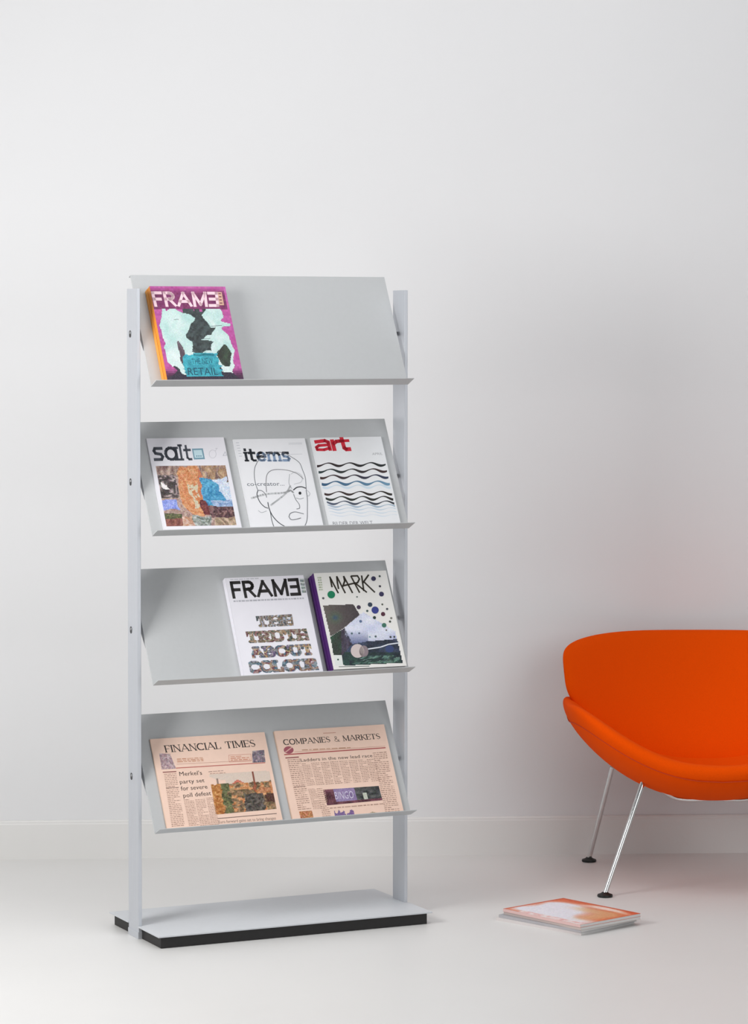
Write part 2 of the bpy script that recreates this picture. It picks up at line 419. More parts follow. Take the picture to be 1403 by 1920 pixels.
def column(pr, quad, rows, col, paper, cover=.8, layer=2, words=7, th=.45):
    """a text column: rows of short ink dashes"""
    A, B, Cc, Dd = [pr.M(*p) for p in quad]
    def pt(a, t): return tuple((A[k] * (1 - a) + B[k] * a) * (1 - t) + (Dd[k] * (1 - a) + Cc[k] * a) * t for k in (0, 1))
    for r in range(rows):
        a = 0
        end = 1 if random.random() < .85 else random.uniform(.4, .9)
        while a < end - .02:
            b = min(end, a + random.uniform(.5, 1.5) / words)
            k = random.uniform(.0, .45); c = tuple(col[i] * (1 - k) + paper[i] * k for i in range(3))
            t0 = (r + .2) / rows; t1 = (r + .2 + th) / rows
            pr.poly([pt(a, t1), pt(b, t1), pt(b, t0), pt(a, t0)], c, layer)
            a = b + (1 - cover) * 1.2 / words
def vnoise(seed):
    R = random.Random(seed); T = [R.random() for _ in range(4096)]
    def h(i, j): return T[(i * 57 + j * 131) & 4095]
    def f(x, y):
        i, j = math.floor(x), math.floor(y); a, b = x - i, y - j; a = a * a * (3 - 2 * a); b = b * b * (3 - 2 * b)
        return (h(i, j) * (1 - a) + h(i + 1, j) * a) * (1 - b) + (h(i, j + 1) * (1 - a) + h(i + 1, j + 1) * a) * b
    return f
def mix(a, b, k): k = max(0, min(1, k)); return tuple(a[i] * (1 - k) + b[i] * k for i in range(3))
def jit(c, s, r=random): 
    d = r.uniform(-s, s); return tuple(max(0, min(255, x + d + r.uniform(-s, s) * .4)) for x in c)

# ---------------------------------------------------------------- magazines
def cover_mat(name, col, rough=0.4): return mat(name, col, rough, noise=0.012, nscale=30, spec=0.35)
def make_magazine(name, matrix, w, h, t, cover_col, spine_col, label, group, cat='magazine', paper=M_pages, seed=1, back=None):
    root = empty(name, matrix=matrix)
    props(root, label, cat, group)
    R = random.Random(seed)
    # page block, fanned a little along the open edge
    bm = bmesh.new(); nl = max(3, int(t / 0.0022))
    z0, z1 = 0.0004, t - 0.0004
    for k in range(nl):
        a, b = z0 + (z1 - z0) * k / nl, z0 + (z1 - z0) * (k + 1) / nl
        e = R.uniform(0.0002, 0.0011); bx(bm, 0.0004, w - 0.0008 - e, 0.0006, h - 0.0008 - R.uniform(0, 0.0008), a, b)
    from_bm('pages', bm, paper, root)
    cm = cover_mat(name + '_cover', cover_col)
    bm = bmesh.new(); bx(bm, 0, w, 0, h, t - 0.0004, t); from_bm('front_cover', bm, cm, root)
    bm = bmesh.new(); bx(bm, 0, w, 0, h, 0, 0.0004); from_bm('back_cover', bm, cm if back is None else cover_mat(name + '_back', back), root)
    sm = cover_mat(name + '_spine', spine_col)
    bm = bmesh.new()
    prism(bm, [(z0_, z_) for z0_, z_ in []] or [(0, 0.0)] * 0 or [(0, 0), (h, 0), (h, t), (0, t)], -0.0006, 0.0004)
    s = from_bm('spine', bm, sm, root)
    return root
GR = 'magazines displayed on the grey rack'

# --- FRAME, magenta (front of a pair)
m1b = make_magazine('magazine', on_shelf(0, 0.034, 0.001, 0.0005), 0.218, 0.2795, 0.016, (196, 130, 60), (236, 160, 66),
    'orange-spined magazine on the top shelf, stacked right behind the magenta FRAME magazine', GR, seed=3)
m1 = make_magazine('magazine', on_shelf(0, 0.035, 0.001, 0.0168), 0.218, 0.279, 0.0165, (160, 52, 124), (240, 152, 52),
    'magenta FRAME magazine with turquoise block, alone in view on the top shelf', GR, seed=4)
q = [(305, 237), (1012, 237), (1178, 1110), (450, 1110)]
pr = Print(0.218, 0.279, q)
n1, n2 = vnoise(11), vnoise(12)
def f_bg(a, t):
    c = mix((176, 66, 142), (196, 96, 168), n1(a * 6, t * 8))
    if t < .26:
        c = mix(c, (112, 34, 84), min(1, (t - .015) * 16) * (.75 + .25 * n2(a * 9, t * 9))) if a < .96 else c
    elif t > .88: c = mix(c, (72, 34, 66), min(1, (t - .88) * 12))
    return jit(c, 10)
pr.grid(0, 0, 1, 1, 36, 44, lambda a, b: f_bg(a, b), 1)
pr.build('cover_artwork', m1, 0.0165, M_print)
def f_pic(a, t):
    a0, t0 = a, t; a = a0 + .10 * (n1(a0 * 8 + 40, t0 * 8) - .5); t = t0 + .09 * (n1(a0 * 8, t0 * 8 + 40) - .5)
    w = n1(a * 7 + 3, t * 7) * .6 + n2(a * 16, t * 14) * .4
    c = mix((226, 236, 234), (158, 206, 200), w * .9 if t < .65 else w * .5)
    edge = min(a, 1 - a) * 9 - n2(t * 12, a * 3) * 1.1
    if edge < 0.05 or t < .03 and n1(a * 20, 0) > .5: return None
    # black central blotch
    cx = .52 + .05 * math.sin(t * 9); wd = .07 + .06 * n1(t * 8, 5)
    if t < .1: wd += .1 * (1 - t / .1)
    if .25 < t < .36: wd += .05; cx += .05
    if .45 < t < .62: wd += .05; cx += .07
    if t < .63 and abs(a - cx) < wd: c = mix((32, 38, 40), (70, 84, 84), n2(a * 30, t * 30))
    if ((a - .22 - t * .02) / .035) ** 2 + ((t - .6) / .18) ** 2 < 1: c = mix((58, 38, 50), (150, 140, 148), n2(a * 40, t * 9) * .7)
    if ((a - .84) / .085) ** 2 + ((t - .68) / .155) ** 2 < 1: c = mix((36, 34, 32), (60, 84, 62), n2(a * 20, t * 12))
    if t > .84 and n1(a * 8, t * 8) > .35 + (1 - t) * 2: c = (48, 46, 60)
    if t > .93: c = jit((46, 38, 56), 10)
    return jit(c, 9)
pr.zgrid([(345, 450), (1030, 450), (1150, 1108), (455, 1108)], 100, 96, f_pic, 3)
pr.zgrid([(585, 875), (940, 855), (1000, 1082), (600, 1084)], 60, 40, lambda a, t: jit(mix((66, 182, 198), (40, 134, 152), n2(a * 10, t * 9)), 16) if min(a, 1 - a, t, (1 - t) + .2) > .09 * n1(a * 14, t * 12) else None, 4)
pr.zgrid([(700, 865), (890, 865), (900, 890), (700, 890)], 16, 4, lambda a, t: jit((60, 160, 176), 16), 4)
pr.build('cover_photo', m1, 0.0165, M_print)
stroke_text(pr, 'FRAM3', [(320, 287), (935, 287), (950, 432), (352, 432)], (250, 214, 224), st=.19, track=.19, layer=4)
pr.zpoly([(940, 290), (978, 290), (1000, 415), (955, 415)], (216, 172, 150), 4)
for k in range(4): pr.zpoly([(946 + k * 4, 300 + k * 30), (970 + k * 4, 300 + k * 30), (972 + k * 4, 310 + k * 30), (948 + k * 4, 310 + k * 30)], (120, 60, 80), 5)
pr.build('title', m1, 0.0165, M_print)
small_text(pr, 'RETAIL', [(640, 1000), (925, 1000), (935, 1070), (650, 1070)], (14, 76, 96), 5)
small_text(pr, 'THE NEW', [(680, 915), (880, 910), (888, 965), (688, 968)], (22, 92, 112), 5)
pr.zline([(800, 620), (975, 607)], .0012, (70, 90, 90), 5); pr.zline([(780, 735), (862, 730)], .0012, (70, 90, 90), 5); pr.zline([(525, 552), (570, 550)], .0012, (90, 110, 100), 5)
pr.build('cover_text', m1, 0.0165, M_print)

# --- salt
m2 = make_magazine('magazine', on_shelf(1, 0.034, 0.001, 0.0005), 0.223, 0.281, 0.0045, (236, 234, 240), (228, 226, 232),
    'white magazine titled salt with a busy collage picture, leftmost on the second shelf', GR, seed=5)
q = [(105, 150), (1120, 145), (1355, 1300), (310, 1330)]
pr = Print(0.223, 0.281, q); n1, n2 = vnoise(21), vnoise(22)
DK = (72, 76, 86)
stroke_text(pr, 'sa', [(172, 190), (478, 190), (520, 430), (206, 433)], DK, st=.15, hh=.11, serif=.09, track=.16, layer=1)
stroke_text(pr, 'lt', [(520, 228), (658, 226), (692, 428), (552, 430)], DK, st=.15, hh=.13, serif=.10, track=.2, layer=1)
pr.zpoly([(697, 283), (842, 281), (868, 415), (722, 418)], (120, 158, 176), 1); pr.zpoly([(716, 302), (826, 300), (846, 396), (734, 398)], (198, 224, 232), 2)
for x in (758, 785, 812): pr.zcirc(x + 3, 376, 9, (110, 150, 170), 3)
for k in range(22):
    a0, a1 = 2 * math.pi * k / 22, 2 * math.pi * (k + 1) / 22
    pr.zline([(972 + 46 * math.cos(a0), 352 + 50 * math.sin(a0)), (972 + 46 * math.cos(a1), 352 + 50 * math.sin(a1))], .0012, (206, 204, 212), 1)
pr.zline([(1005, 315), (1035, 280), (1008, 282)], .0012, (206, 204, 212), 1); pr.zline([(1110, 375), (1138, 325), (1160, 370), (1110, 372)], .0014, (190, 192, 200), 1)
pr.build('title', m2, 0.0045, M_print)
def salt_pic(a, t):
    a0, t0 = a, t; a = a0 + .09 * (n1(a0 * 9 + 40, t0 * 9) - .5); t = t0 + .08 * (n1(a0 * 9, t0 * 9 + 40) - .5)
    r = n1(a * 22, t * 20); s = n2(a * 40, t * 34)
    c = mix((150, 120, 112), (206, 180, 168), s)
    if t < .2: c = mix((104, 76, 74), (214, 190, 172), n2(a * 45, t * 12)); c = mix(c, (190, 150, 100), .5 if a > .65 and s > .4 else 0)
    dx, dy = (a - .47) / .21, (t - .42) / .42
    if dx * dx + dy * dy < 1: c = mix((196, 116, 68), (222, 172, 130), s); c = mix(c, (178, 88, 70), .6 if a > .57 and s > .5 else 0); c = mix(c, (206, 214, 194), .7 if .44 < a < .56 and .3 < t < .7 and s > .3 else 0)
    if a < .24 and .15 < t < .55: c = mix((58, 50, 50), (196, 176, 176), s * s * 1.2)
    if .03 < a < .2 and .3 < t < .37 and a < .13: c = (238, 232, 230)
    if a < .22 and .58 < t < .72: c = mix((120, 136, 214), (176, 184, 236), s)
    if .6 < a and .2 < t < .72:
        k = a - .62 - (t - .2) * .35
        c = mix((40, 118, 168), (110, 186, 218), s) if k < .14 else mix((190, 208, 232), (224, 228, 236), s)
        if t > .58 and a > .72: c = mix((116, 146, 190), (190, 206, 226), s)
        if a > .95 and t < .3: c = (110, 86, 80)
    if a > .64 and .7 < t < .88: c = mix((66, 38, 44), (176, 140, 134), s * s)
    if a > .7 and t >= .88: c = mix((126, 100, 82), (220, 198, 168), s)
    if a < .22 and t > .78: c = mix((60, 62, 44), (120, 126, 80), s)
    if a < .45 and t > .9: c = mix((110, 60, 56), (170, 110, 96), s)
    if .22 < a < .64 and t > .84: c = mix((176, 116, 84), (220, 200, 190), s) if a < .4 else mix((96, 104, 96), (200, 204, 200), s)
    if .54 < a < .64 and .6 < t < .8: c = mix((84, 28, 40), (140, 70, 60), s)
    return jit(c, 20)
pr.zgrid([(215, 495), (1140, 493), (1275, 1225), (338, 1240)], 100, 84, salt_pic, 1)
pr.build('cover_photo', m2, 0.0045, M_print)

# --- items
m3 = make_magazine('magazine', on_shelf(1, 0.284, 0.001, 0.0005), 0.212, 0.274, 0.0045, (236, 236, 239), (226, 226, 230),
    'white magazine titled items with a line-drawn bespectacled face, middle of the second shelf', GR, seed=6)
q = [(50, 185), (1040, 165), (1290, 1350), (280, 1370)]
pr = Print(0.212, 0.274, q)
tq = [(188, 300), (792, 296), (832, 474), (222, 474)]
def icol(p): return (34, 38, 46) if p[0] < .95 or p[1] > .6 else (134, 156, 186)
stroke_text(pr, 'items', tq, icol, st=.19, hh=.13, serif=.1, track=.17, layer=1)
pr.build('title', m3, 0.0045, M_print)
for y, c in ((232, (196, 198, 204)), (248, (204, 206, 210)), (378, (200, 202, 208))): pr.zline([(815, y), (1000, y - 4)], .0011, c, 1)
for k in range(6): pr.zline([(88 + 8 * k, 230 + 35 * k), (125 + 8 * k, 229 + 35 * k)], .0022, (205, 206, 212), 1)
small_text(pr, 'co-creator...', [(222, 738), (735, 734), (745, 788), (230, 792)], (92, 98, 108), 1)
pr.build('cover_text', m3, 0.0045, M_print)
GY, DG = (120, 122, 128), (70, 74, 82)
def sp(pts, n=6): return [(v.x, v.y) for v in smooth_path([(a, b, 0) for a, b in pts], n)]
def L_(pts, w, c): pr.zline(sp(pts), w * 1.15, c, 2)
L_([(375, 480), (338, 560), (330, 660), (345, 760), (375, 850)], .0016, GY)
L_([(375, 480), (450, 400), (600, 355), (740, 360), (860, 420), (960, 490), (1005, 590), (1040, 690), (1050, 850)], .0016, GY)
L_([(495, 870), (490, 760), (505, 650), (560, 595), (650, 578), (800, 590), (930, 635), (1010, 700)], .0016, (130, 128, 132))
L_([(375, 850), (430, 855), (480, 900), (495, 940)], .0016, GY)
L_([(375, 850), (362, 910), (400, 1000), (460, 1060), (510, 1080)], .002, DG)
L_([(510, 1005), (525, 1080), (560, 1160), (620, 1235), (700, 1295), (800, 1340)], .0022, DG)
L_([(540, 1120), (560, 1240), (590, 1330)], .0016, DG)
L_([(1048, 850), (1062, 960), (1060, 1100), (1052, 1230), (1025, 1300), (990, 1345)], .0018, GY)
L_([(870, 845), (920, 812), (985, 805), (1040, 822)], .0026, (60, 62, 68))
L_([(870, 900), (900, 970), (945, 1030), (950, 1080), (910, 1092)], .0016, GY)
L_([(800, 1190), (820, 1150), (890, 1130), (1005, 1155)], .0020, (140, 142, 148)); L_([(800, 1195), (830, 1228), (900, 1225), (965, 1208)], .0020, (140, 142, 148))
L_([(905, 950), (960, 962), (1010, 950)], .0014, (160, 162, 166)); L_([(820, 640), (810, 760), (850, 830)], .0014, (176, 178, 182))
pr.zcirc(960, 887, 20, (34, 34, 38), 3)
for pts, w in (([(285, 950), (480, 900), (740, 880), (830, 850)], .0045), ([(550, 1040), (640, 980), (760, 890), (830, 790)], .004), ([(830, 850), (870, 880)], .004)):
    L_(pts, w, (200, 202, 204))
L_([(1060, 850), (1100, 890), (1080, 925), (1050, 905)], .0014, (186, 186, 190)); L_([(840, 640), (900, 610), (990, 660), (980, 740), (880, 770)], .0013, (196, 198, 202))
L_([(375, 1110), (420, 1135), (490, 1115)], .0012, (170, 172, 178))
pr.build('cover_drawing', m3, 0.0045, M_print)

# --- art
m4 = make_magazine('magazine', on_shelf(1, 0.514, 0.001, 0.0005), 0.214, 0.275, 0.0045, (234, 235, 237), (224, 225, 228),
    'white magazine titled art in red above black and blue waves, rightmost on the second shelf', GR, seed=7)
q = [(85, 320), (915, 318), (1150, 1315), (290, 1340)]
pr = Print(0.214, 0.275, q)
small = lambda *a, **k: small_text(pr, *a, **k)
RED = (206, 36, 56)
segs = [([(140, 368), (250, 356), (290, 372), (312, 458)], .0105), ([(292, 402), (180, 410), (150, 430), (160, 456), (240, 458), (304, 440)], .0085),
        ([(335, 356), (362, 460)], .0120), ([(350, 392), (385, 366), (425, 362)], .0105), ([(445, 322), (478, 440), (500, 456), (545, 454)], .0120), ([(425, 362), (528, 358)], .0085)]
for pts, w in segs: pr.zline(pts, w, RED, 1)
pr.build('title', m4, 0.0045, M_print)
rows = [(630, (48, 30, 32), (24, 34, 34), 15, .0042, 0), (700, (30, 50, 50), (60, 36, 36), 15, .0042, 30), (768, (64, 40, 36), (44, 56, 84), 15, .0042, 60), (840, (50, 88, 120), (110, 150, 176), 16, .0046, 90),
        (880, (206, 220, 232), (206, 222, 232), 14, .004, 110), (955, (56, 36, 34), (40, 38, 30), 15, .0038, 130), (1012, (40, 50, 44), (40, 38, 36), 16, .004, 165), (1062, (80, 90, 110), (50, 54, 62), 15, .0036, 200),
        (1098, (170, 186, 204), (160, 182, 200), 12, .0028, 230), (1132, (190, 206, 222), (200, 214, 226), 10, .002, 260), (1170, (204, 216, 228), (206, 220, 232), 9, .0016, 280), (1206, (214, 222, 232), (214, 224, 234), 8, .0014, 300)]
for y0, c0, c1, amp, wd, ph in rows:
    t = (y0 - 320) / 1005; xl = 100 + 185 * t + (y0 - 640) * .06 - 4; xr = 925 + 232 * t - 28
    N = 40; top, bot = [], []
    for k in range(N + 1):
        x = xl + (xr - xl) * k / N; ang = 2 * math.pi * (x - 160 - ph * .9) / 252 + math.pi / 2
        yy = y0 - 14 * t + 1.15 * amp * math.sin(ang)
        hw = wd / .0042 * 13 * (.75 + .35 * math.sin(ang + .6))
        top.append((x, yy - hw)); bot.append((x, yy + hw))
    for k in range(N): pr.zpoly([top[k], bot[k], bot[k + 1], top[k + 1]], mix(c0, c1, k / N), 1)
pr.build('cover_artwork', m4, 0.0045, M_print)
small('APRIL', [(805, 497), (930, 495), (934, 522), (810, 524)], (176, 176, 180), 1)
small('BILDER DER WELT', [(320, 1262), (798, 1252), (806, 1292), (328, 1304)], (128, 128, 136), 1)
pr.build('cover_text', m4, 0.0045, M_print)

# --- FRAME, white
m5 = make_magazine('magazine', on_shelf(2, 0.255, 0.001, 0.0005), 0.232, 0.288, 0.019, (238, 236, 243), (232, 230, 238),
    'white FRAME magazine with The Truth About Colour in patterned letters, on the third shelf', GR, seed=8)
q = [(75, 170), (1115, 120), (1355, 1380), (310, 1440)]
pr = Print(0.232, 0.288, q)
stroke_text(pr, 'FRAM3', [(138, 212), (1040, 158), (1078, 388), (180, 438)], (44, 41, 41), st=.18, track=.19, layer=1)
pr.zgrid([(1062, 165), (1120, 163), (1150, 350), (1092, 352)], 5, 12, lambda a, t: jit((150, 160, 158), 22) if int(t * 12) % 3 else (214, 220, 218), 1)
pr.build('title', m5, 0.019, M_print)
column(pr, [(180, 455), (1135, 405), (1142, 438), (186, 488)], 1, (176, 176, 184), (220, 220, 226), words=26, th=.6)
column(pr, [(140, 180), (520, 160), (524, 180), (144, 200)], 1, (196, 196, 202), (220, 220, 226), words=9, th=.6)
pr.build('cover_text', m5, 0.019, M_print)
n1, n2 = vnoise(31), vnoise(32)
PAL = [(92, 98, 84), (122, 96, 84), (70, 78, 84), (150, 122, 92), (110, 60, 66), (72, 104, 124), (60, 66, 60), (176, 150, 110), (96, 84, 116), (128, 134, 150)]
def tru(rw, pal):
    def f(a, t):
        k = int(n1(a * 13 + rw * 5, t * 3 + rw * 3) * 1.6 * len(pal)) % len(pal); return jit(mix(pal[k], (214, 206, 196), (n2(a * 38 + rw, t * 9) - .35) * 1.0), 26)
    return f
mosaic_text(pr, 'THE', [(468, 662), (950, 632), (975, 780), (500, 806)], tru(1, PAL[:4] + [(150, 160, 184)]), .3, .17, 84, 24, track=.2)
mosaic_text(pr, 'TRUTH', [(332, 862), (1140, 815), (1180, 968), (370, 1012)], tru(2, [PAL[0], PAL[1], PAL[4], PAL[6], PAL[3]]), .3, .17, 130, 24, track=.2)
mosaic_text(pr, 'ABOUT', [(385, 1055), (1190, 1012), (1225, 1158), (420, 1204)], tru(3, [PAL[5], PAL[2], PAL[8], PAL[6], PAL[7], PAL[4]]), .3, .17, 130, 24, track=.2)
mosaic_text(pr, 'COLOUR', [(360, 1240), (1255, 1195), (1300, 1348), (392, 1400)], tru(4, [PAL[2], PAL[5], PAL[4], PAL[3], PAL[1], PAL[9]]), .3, .17, 140, 24, track=.16)
pr.build('cover_lettering', m5, 0.019, M_print)

# --- MARK pair
m6b = make_magazine('magazine', on_shelf(2, 0.508, 0.001, 0.0005), 0.220, 0.2845, 0.0185, (90, 44, 120), (74, 28, 104),
    'purple-spined magazine on the third shelf, stacked right behind the MARK magazine', GR, seed=9)
m6 = make_magazine('magazine', on_shelf(2, 0.5095, 0.001, 0.0193), 0.220, 0.2845, 0.0190, (236, 234, 230), (76, 30, 106),
    'white MARK magazine with coloured dots and purple spine, right end of the third shelf', GR, seed=10)
q = [(115, 240), (985, 190), (1215, 1340), (335, 1385)]
pr = Print(0.220, 0.2845, q); n1, n2 = vnoise(41), vnoise(42)
BR = (52, 46, 36)
for pts in ([(308, 282), (405, 472)], [(312, 290), (332, 400)], [(392, 276), (488, 470)], [(392, 280), (398, 350), (410, 420)], [(475, 272), (575, 466)], [(475, 275), (485, 330), (462, 392)],
            [(470, 385), (600, 352)], [(562, 270), (660, 462)], [(566, 266), (640, 262), (662, 300), (640, 345), (600, 356)], [(610, 350), (745, 458)], [(690, 262), (712, 440)], [(772, 250), (705, 345)], [(712, 330), (842, 456)]):
    pr.zline(pts, .0048, BR, 2)
pr.build('title', m6, 0.019, M_print)
def pic_a(a, t):
    d = math.hypot(a - .33, (t - .42)); c = mix((104, 98, 92), (70, 62, 66), a)
    c = mix((84, 104, 84), c, d * 4); c = mix((66, 84, 112), c, d * 9); return jit(c, 6)
def clipgrid(poly, nx, ny, fn, layer):
    xs = [p[0] for p in poly]; ys = [p[1] for p in poly]; x0, x1, y0, y1 = min(xs), max(xs), min(ys), max(ys)
    def inside(x, y):
        r = False; j = len(poly) - 1
        for i in range(len(poly)):
            if (poly[i][1] > y) != (poly[j][1] > y) and x < (poly[j][0] - poly[i][0]) * (y - poly[i][1]) / (poly[j][1] - poly[i][1]) + poly[i][0]: r = not r
            j = i
        return r
    pr.zgrid([(x0, y0), (x1, y0), (x1, y1), (x0, y1)], nx, ny, lambda a, t: fn(a, t) if inside(x0 + (x1 - x0) * a, y0 + (y1 - y0) * t) else None, layer)
clipgrid([(222, 625), (585, 608), (660, 735), (470, 890), (305, 995)], 46, 42, pic_a, 1)
clipgrid([(303, 1000), (475, 890), (565, 1080), (540, 1190), (460, 1330), (338, 1215)], 30, 38, lambda a, t: jit(mix((52, 48, 50), (48, 88, 62), n1(a * 4, t * 4)) if a < .5 else mix((56, 48, 60), (84, 78, 96), n2(a * 9, t * 9)), 10), 1)
clipgrid([(478, 890), (700, 700), (1000, 880), (1085, 930), (1098, 1020), (740, 1090), (560, 1085), (480, 980)], 56, 40, lambda a, t: jit(mix(mix((236, 238, 246), (186, 192, 226), n1(a * 4, t * 4)), (100, 108, 146), (t - .55) * 2.2 * (1 if a < .45 else .2)), 9), 1)
clipgrid([(740, 1052), (1105, 1020), (1165, 1305), (500, 1338), (440, 1330), (440, 1215), (560, 1085)], 60, 34, lambda a, t: jit(mix((34, 40, 50), (52, 84, 72) if t > .5 else (84, 96, 130), n2(a * 9, t * 7) * .7 if t < .82 else n2(a * 30, 3)), 12), 2)
pr.zline([(755, 1142), (900, 1120), (1000, 1085), (1125, 1068)], .0034, (222, 226, 234), 3)
pr.zcirc(625, 1165, 82, (208, 194, 192), 3); pr.zcirc(700, 1170, 55, (140, 126, 132), 3, ry=70); pr.zcirc(1010, 1140, 52, (58, 72, 116), 3, ry=44)
pr.zpoly([(335, 1215), (435, 1215), (450, 1330), (358, 1340)], (226, 230, 226), 3)
pr.zgrid([(720, 1225), (1130, 1215), (1140, 1300), (500, 1320)], 40, 8, lambda a, t: jit(mix((120, 156, 140), (50, 70, 66), n2(a * 20, t * 4)), 20) if n1(a * 12, t * 4) > .4 else None, 3)
pr.zline([(400, 1352), (760, 1345)], .002, (120, 130, 124), 3)
pr.build('cover_photo', m6, 0.019, M_print)
for x, y, r, c in [(322, 495, 46, (20, 126, 88)), (226, 540, 14, (84, 88, 92)), (630, 518, 9, (60, 80, 80)), (832, 293, 29, (54, 52, 82)), (907, 262, 13, (60, 76, 72)), (908, 385, 14, (66, 64, 76)), (925, 480, 30, (56, 52, 88)),
                   (648, 643, 25, (70, 56, 76)), (785, 610, 28, (52, 66, 84)), (845, 675, 44, (58, 66, 138)), (750, 686, 14, (70, 90, 88)), (933, 605, 12, (96, 100, 90)), (990, 660, 14, (80, 80, 88)), (940, 722, 26, (84, 44, 60)),
                   (835, 766, 19, (44, 60, 52)), (1038, 770, 14, (130, 130, 122)), (1022, 812, 14, (78, 86, 78)), (950, 857, 28, (64, 116, 98)), (668, 812, 17, (96, 116, 150)), (560, 958, 13, (90, 110, 120)), (648, 955, 12, (96, 108, 130)),
                   (845, 992, 13, (84, 100, 104)), (975, 915, 10, (120, 110, 110)), (1025, 998, 13, (60, 66, 62)), (1070, 996, 12, (60, 66, 62)), (775, 998, 10, (110, 140, 160)), (390, 1268, 11, (60, 90, 80))]:
    pr.zcirc(x, y, r, c, 4, n=14)
column(pr, [(160, 280), (205, 278), (225, 450), (180, 452)], 6, (170, 180, 150), (200, 200, 200), words=2, th=.6)
pr.build('cover_dots', m6, 0.019, M_print)

# ---------------------------------------------------------------- newspapers
PAPER = (246, 214, 196); INK = (92, 78, 74); MUT = (176, 142, 126)
def make_paper(matrix, w, h, t, label, seed):
    root = empty('newspaper', matrix=matrix); props(root, label, 'newspaper', 'pink newspapers on the bottom shelf')
    R = random.Random(seed)
    bm = bmesh.new(); n = 6
    for k in range(n):
        a, b = t * k / n, t * (k + .8) / n; e = R.uniform(0, .0022)
        bx(bm, -e, w - R.uniform(0, .002), .001, h - R.uniform(0.0005, .0022), a, b)
    from_bm('inner_sheets', bm, M_npages, root)
    cm = mat('newsprint', PAPER, 0.9, noise=0.02, nscale=60, spec=0.15)
    bm = bmesh.new(); bx(bm, 0, w, 0, h, t - .0005, t); from_bm('front_page', bm, cm, root)
    return root
p1 = make_paper(on_shelf(3, 0.0355, 0.001, 0.0005), 0.333, 0.262, 0.005, 'folded pink newspaper with a FINANCIAL TIMES masthead, left on the bottom shelf', 1)
q = [(100, 180), (1165, 118), (1355, 905), (260, 975)]
pr = Print(0.333, 0.262, q); n1, n2 = vnoise(51), vnoise(52)
stroke_text(pr, 'FINANCIAL TIMES', [(228, 236), (1066, 186), (1084, 246), (245, 298)], (72, 64, 62), st=.15, hw=.07, hh=.07, serif=.1, track=.16, layer=1)
pr.build('masthead', p1, 0.005, M_news)
def chip(a, t): return jit(mix((150, 120, 130), (220, 200, 200), n2(a * 9, t * 12)), 20)
pr.zgrid([(182, 305), (282, 310), (338, 438), (205, 446)], 16, 14, lambda a, t: chip(a, t) if a + .35 > t or t > .3 else None, 1)
pr.zgrid([(1052, 284), (1165, 276), (1180, 382), (1056, 388)], 12, 12, lambda a, t: jit(mix((90, 84, 100), (196, 176, 180), n2(a * 6, t * 6)), 22), 1)
def cityscape(a, t):
    a0, t0 = a, t; a = a0 + .05 * (n1(a0 * 12 + 40, t0 * 12) - .5) * (1 if t0 > .35 else 0); t = t0 + .05 * (n1(a0 * 12, t0 * 12 + 40) - .5) * (1 if t0 > .3 else 0)
    s = n2(a * 34, t * 28); r = n1(a * 12, t * 12)
    sky = .24 + .05 * n1(a * 16, 2)
    if t < sky:
        if abs(a - .72) < .018: return (140, 84, 70)
        if abs(a - .45) < .09 and t > .17 + abs(a - .45): return jit((206, 120, 100), 10)
        if abs(a - .12) < .012 and t > .12: return (150, 130, 120)
        return jit((224, 206, 192), 4) if n1(a * 5, t * 5) > .2 else None
    c = mix((86, 72, 56), (196, 160, 120), s)
    if r > .62: c = mix((182, 106, 60), (228, 178, 132), s)
    if a < .16: c = mix((150, 84, 36), (226, 170, 110), s)
    if .16 < a < .3 and r > .3: c = mix((70, 72, 50), (140, 140, 96), s)
    if t > .55 and .5 < a < .82: c = mix((52, 48, 44), (130, 120, 112), s)
    if abs(a - .72) < .018 and t < .5: c = (160, 90, 70)
    if .78 < a < .98 and .42 < t < .56: c = mix((160, 96, 60), (214, 160, 120), s)
    if a > .85 and .6 < t < .8: c = (88, 58, 50)
    return jit(c, 16)
pr.zgrid([(648, 490), (1215, 455), (1290, 790), (710, 838)], 68, 44, cityscape, 1)
pr.build('front_photo', p1, 0.005, M_news)
for txt, qd in (("Merkel's", [(365, 465), (575, 455), (582, 492), (372, 503)]), ('party set', [(368, 535), (597, 522), (606, 556), (376, 570)]), ('for severe', [(378, 592), (625, 575), (634, 612), (386, 630)]), ('poll defeat', [(400, 652), (660, 632), (668, 668), (408, 690)])):
    small_text(pr, txt, qd, (74, 62, 58), 2)
pr.zline([(340, 434), (1175, 388)], .0024, (190, 104, 96), 1); pr.zline([(345, 400), (1040, 368)], .0010, (196, 140, 124), 1)
column(pr, [(345, 350), (590, 338), (594, 376), (350, 388)], 3, (190, 124, 84), PAPER, words=6)
pr.zline([(830, 322), (1040, 312), (1046, 372), (836, 382), (830, 322)], .0010, (206, 130, 110), 1)
column(pr, [(845, 330), (1030, 320), (1036, 366), (850, 374)], 3, (206, 130, 100), PAPER, words=5)
pr.zline([(218, 470), (338, 464)], .0030, (150, 96, 92), 1)
column(pr, [(225, 482), (340, 476), (420, 935), (298, 945)], 30, MUT, PAPER, words=5)
pr.zline([(245, 606), (365, 600)], .0012, (130, 110, 104), 1); pr.zline([(285, 795), (350, 790)], .0014, (140, 116, 108), 1)
for x0 in (408, 515, 615):
    column(pr, [(x0, 705), (x0 + 92, 699), (x0 + 150, 930), (x0 + 52, 938)] if x0 < 600 else [(x0 + 5, 690), (x0 + 75, 686), (x0 + 128, 925), (x0 + 55, 930)], 17, MUT, PAPER, words=5)
column(pr, [(640, 462), (780, 452), (782, 464), (642, 474)], 1, (150, 120, 110), PAPER, words=5)
column(pr, [(655, 478), (800, 470), (802, 484), (657, 492)], 1, MUT, PAPER, words=6)
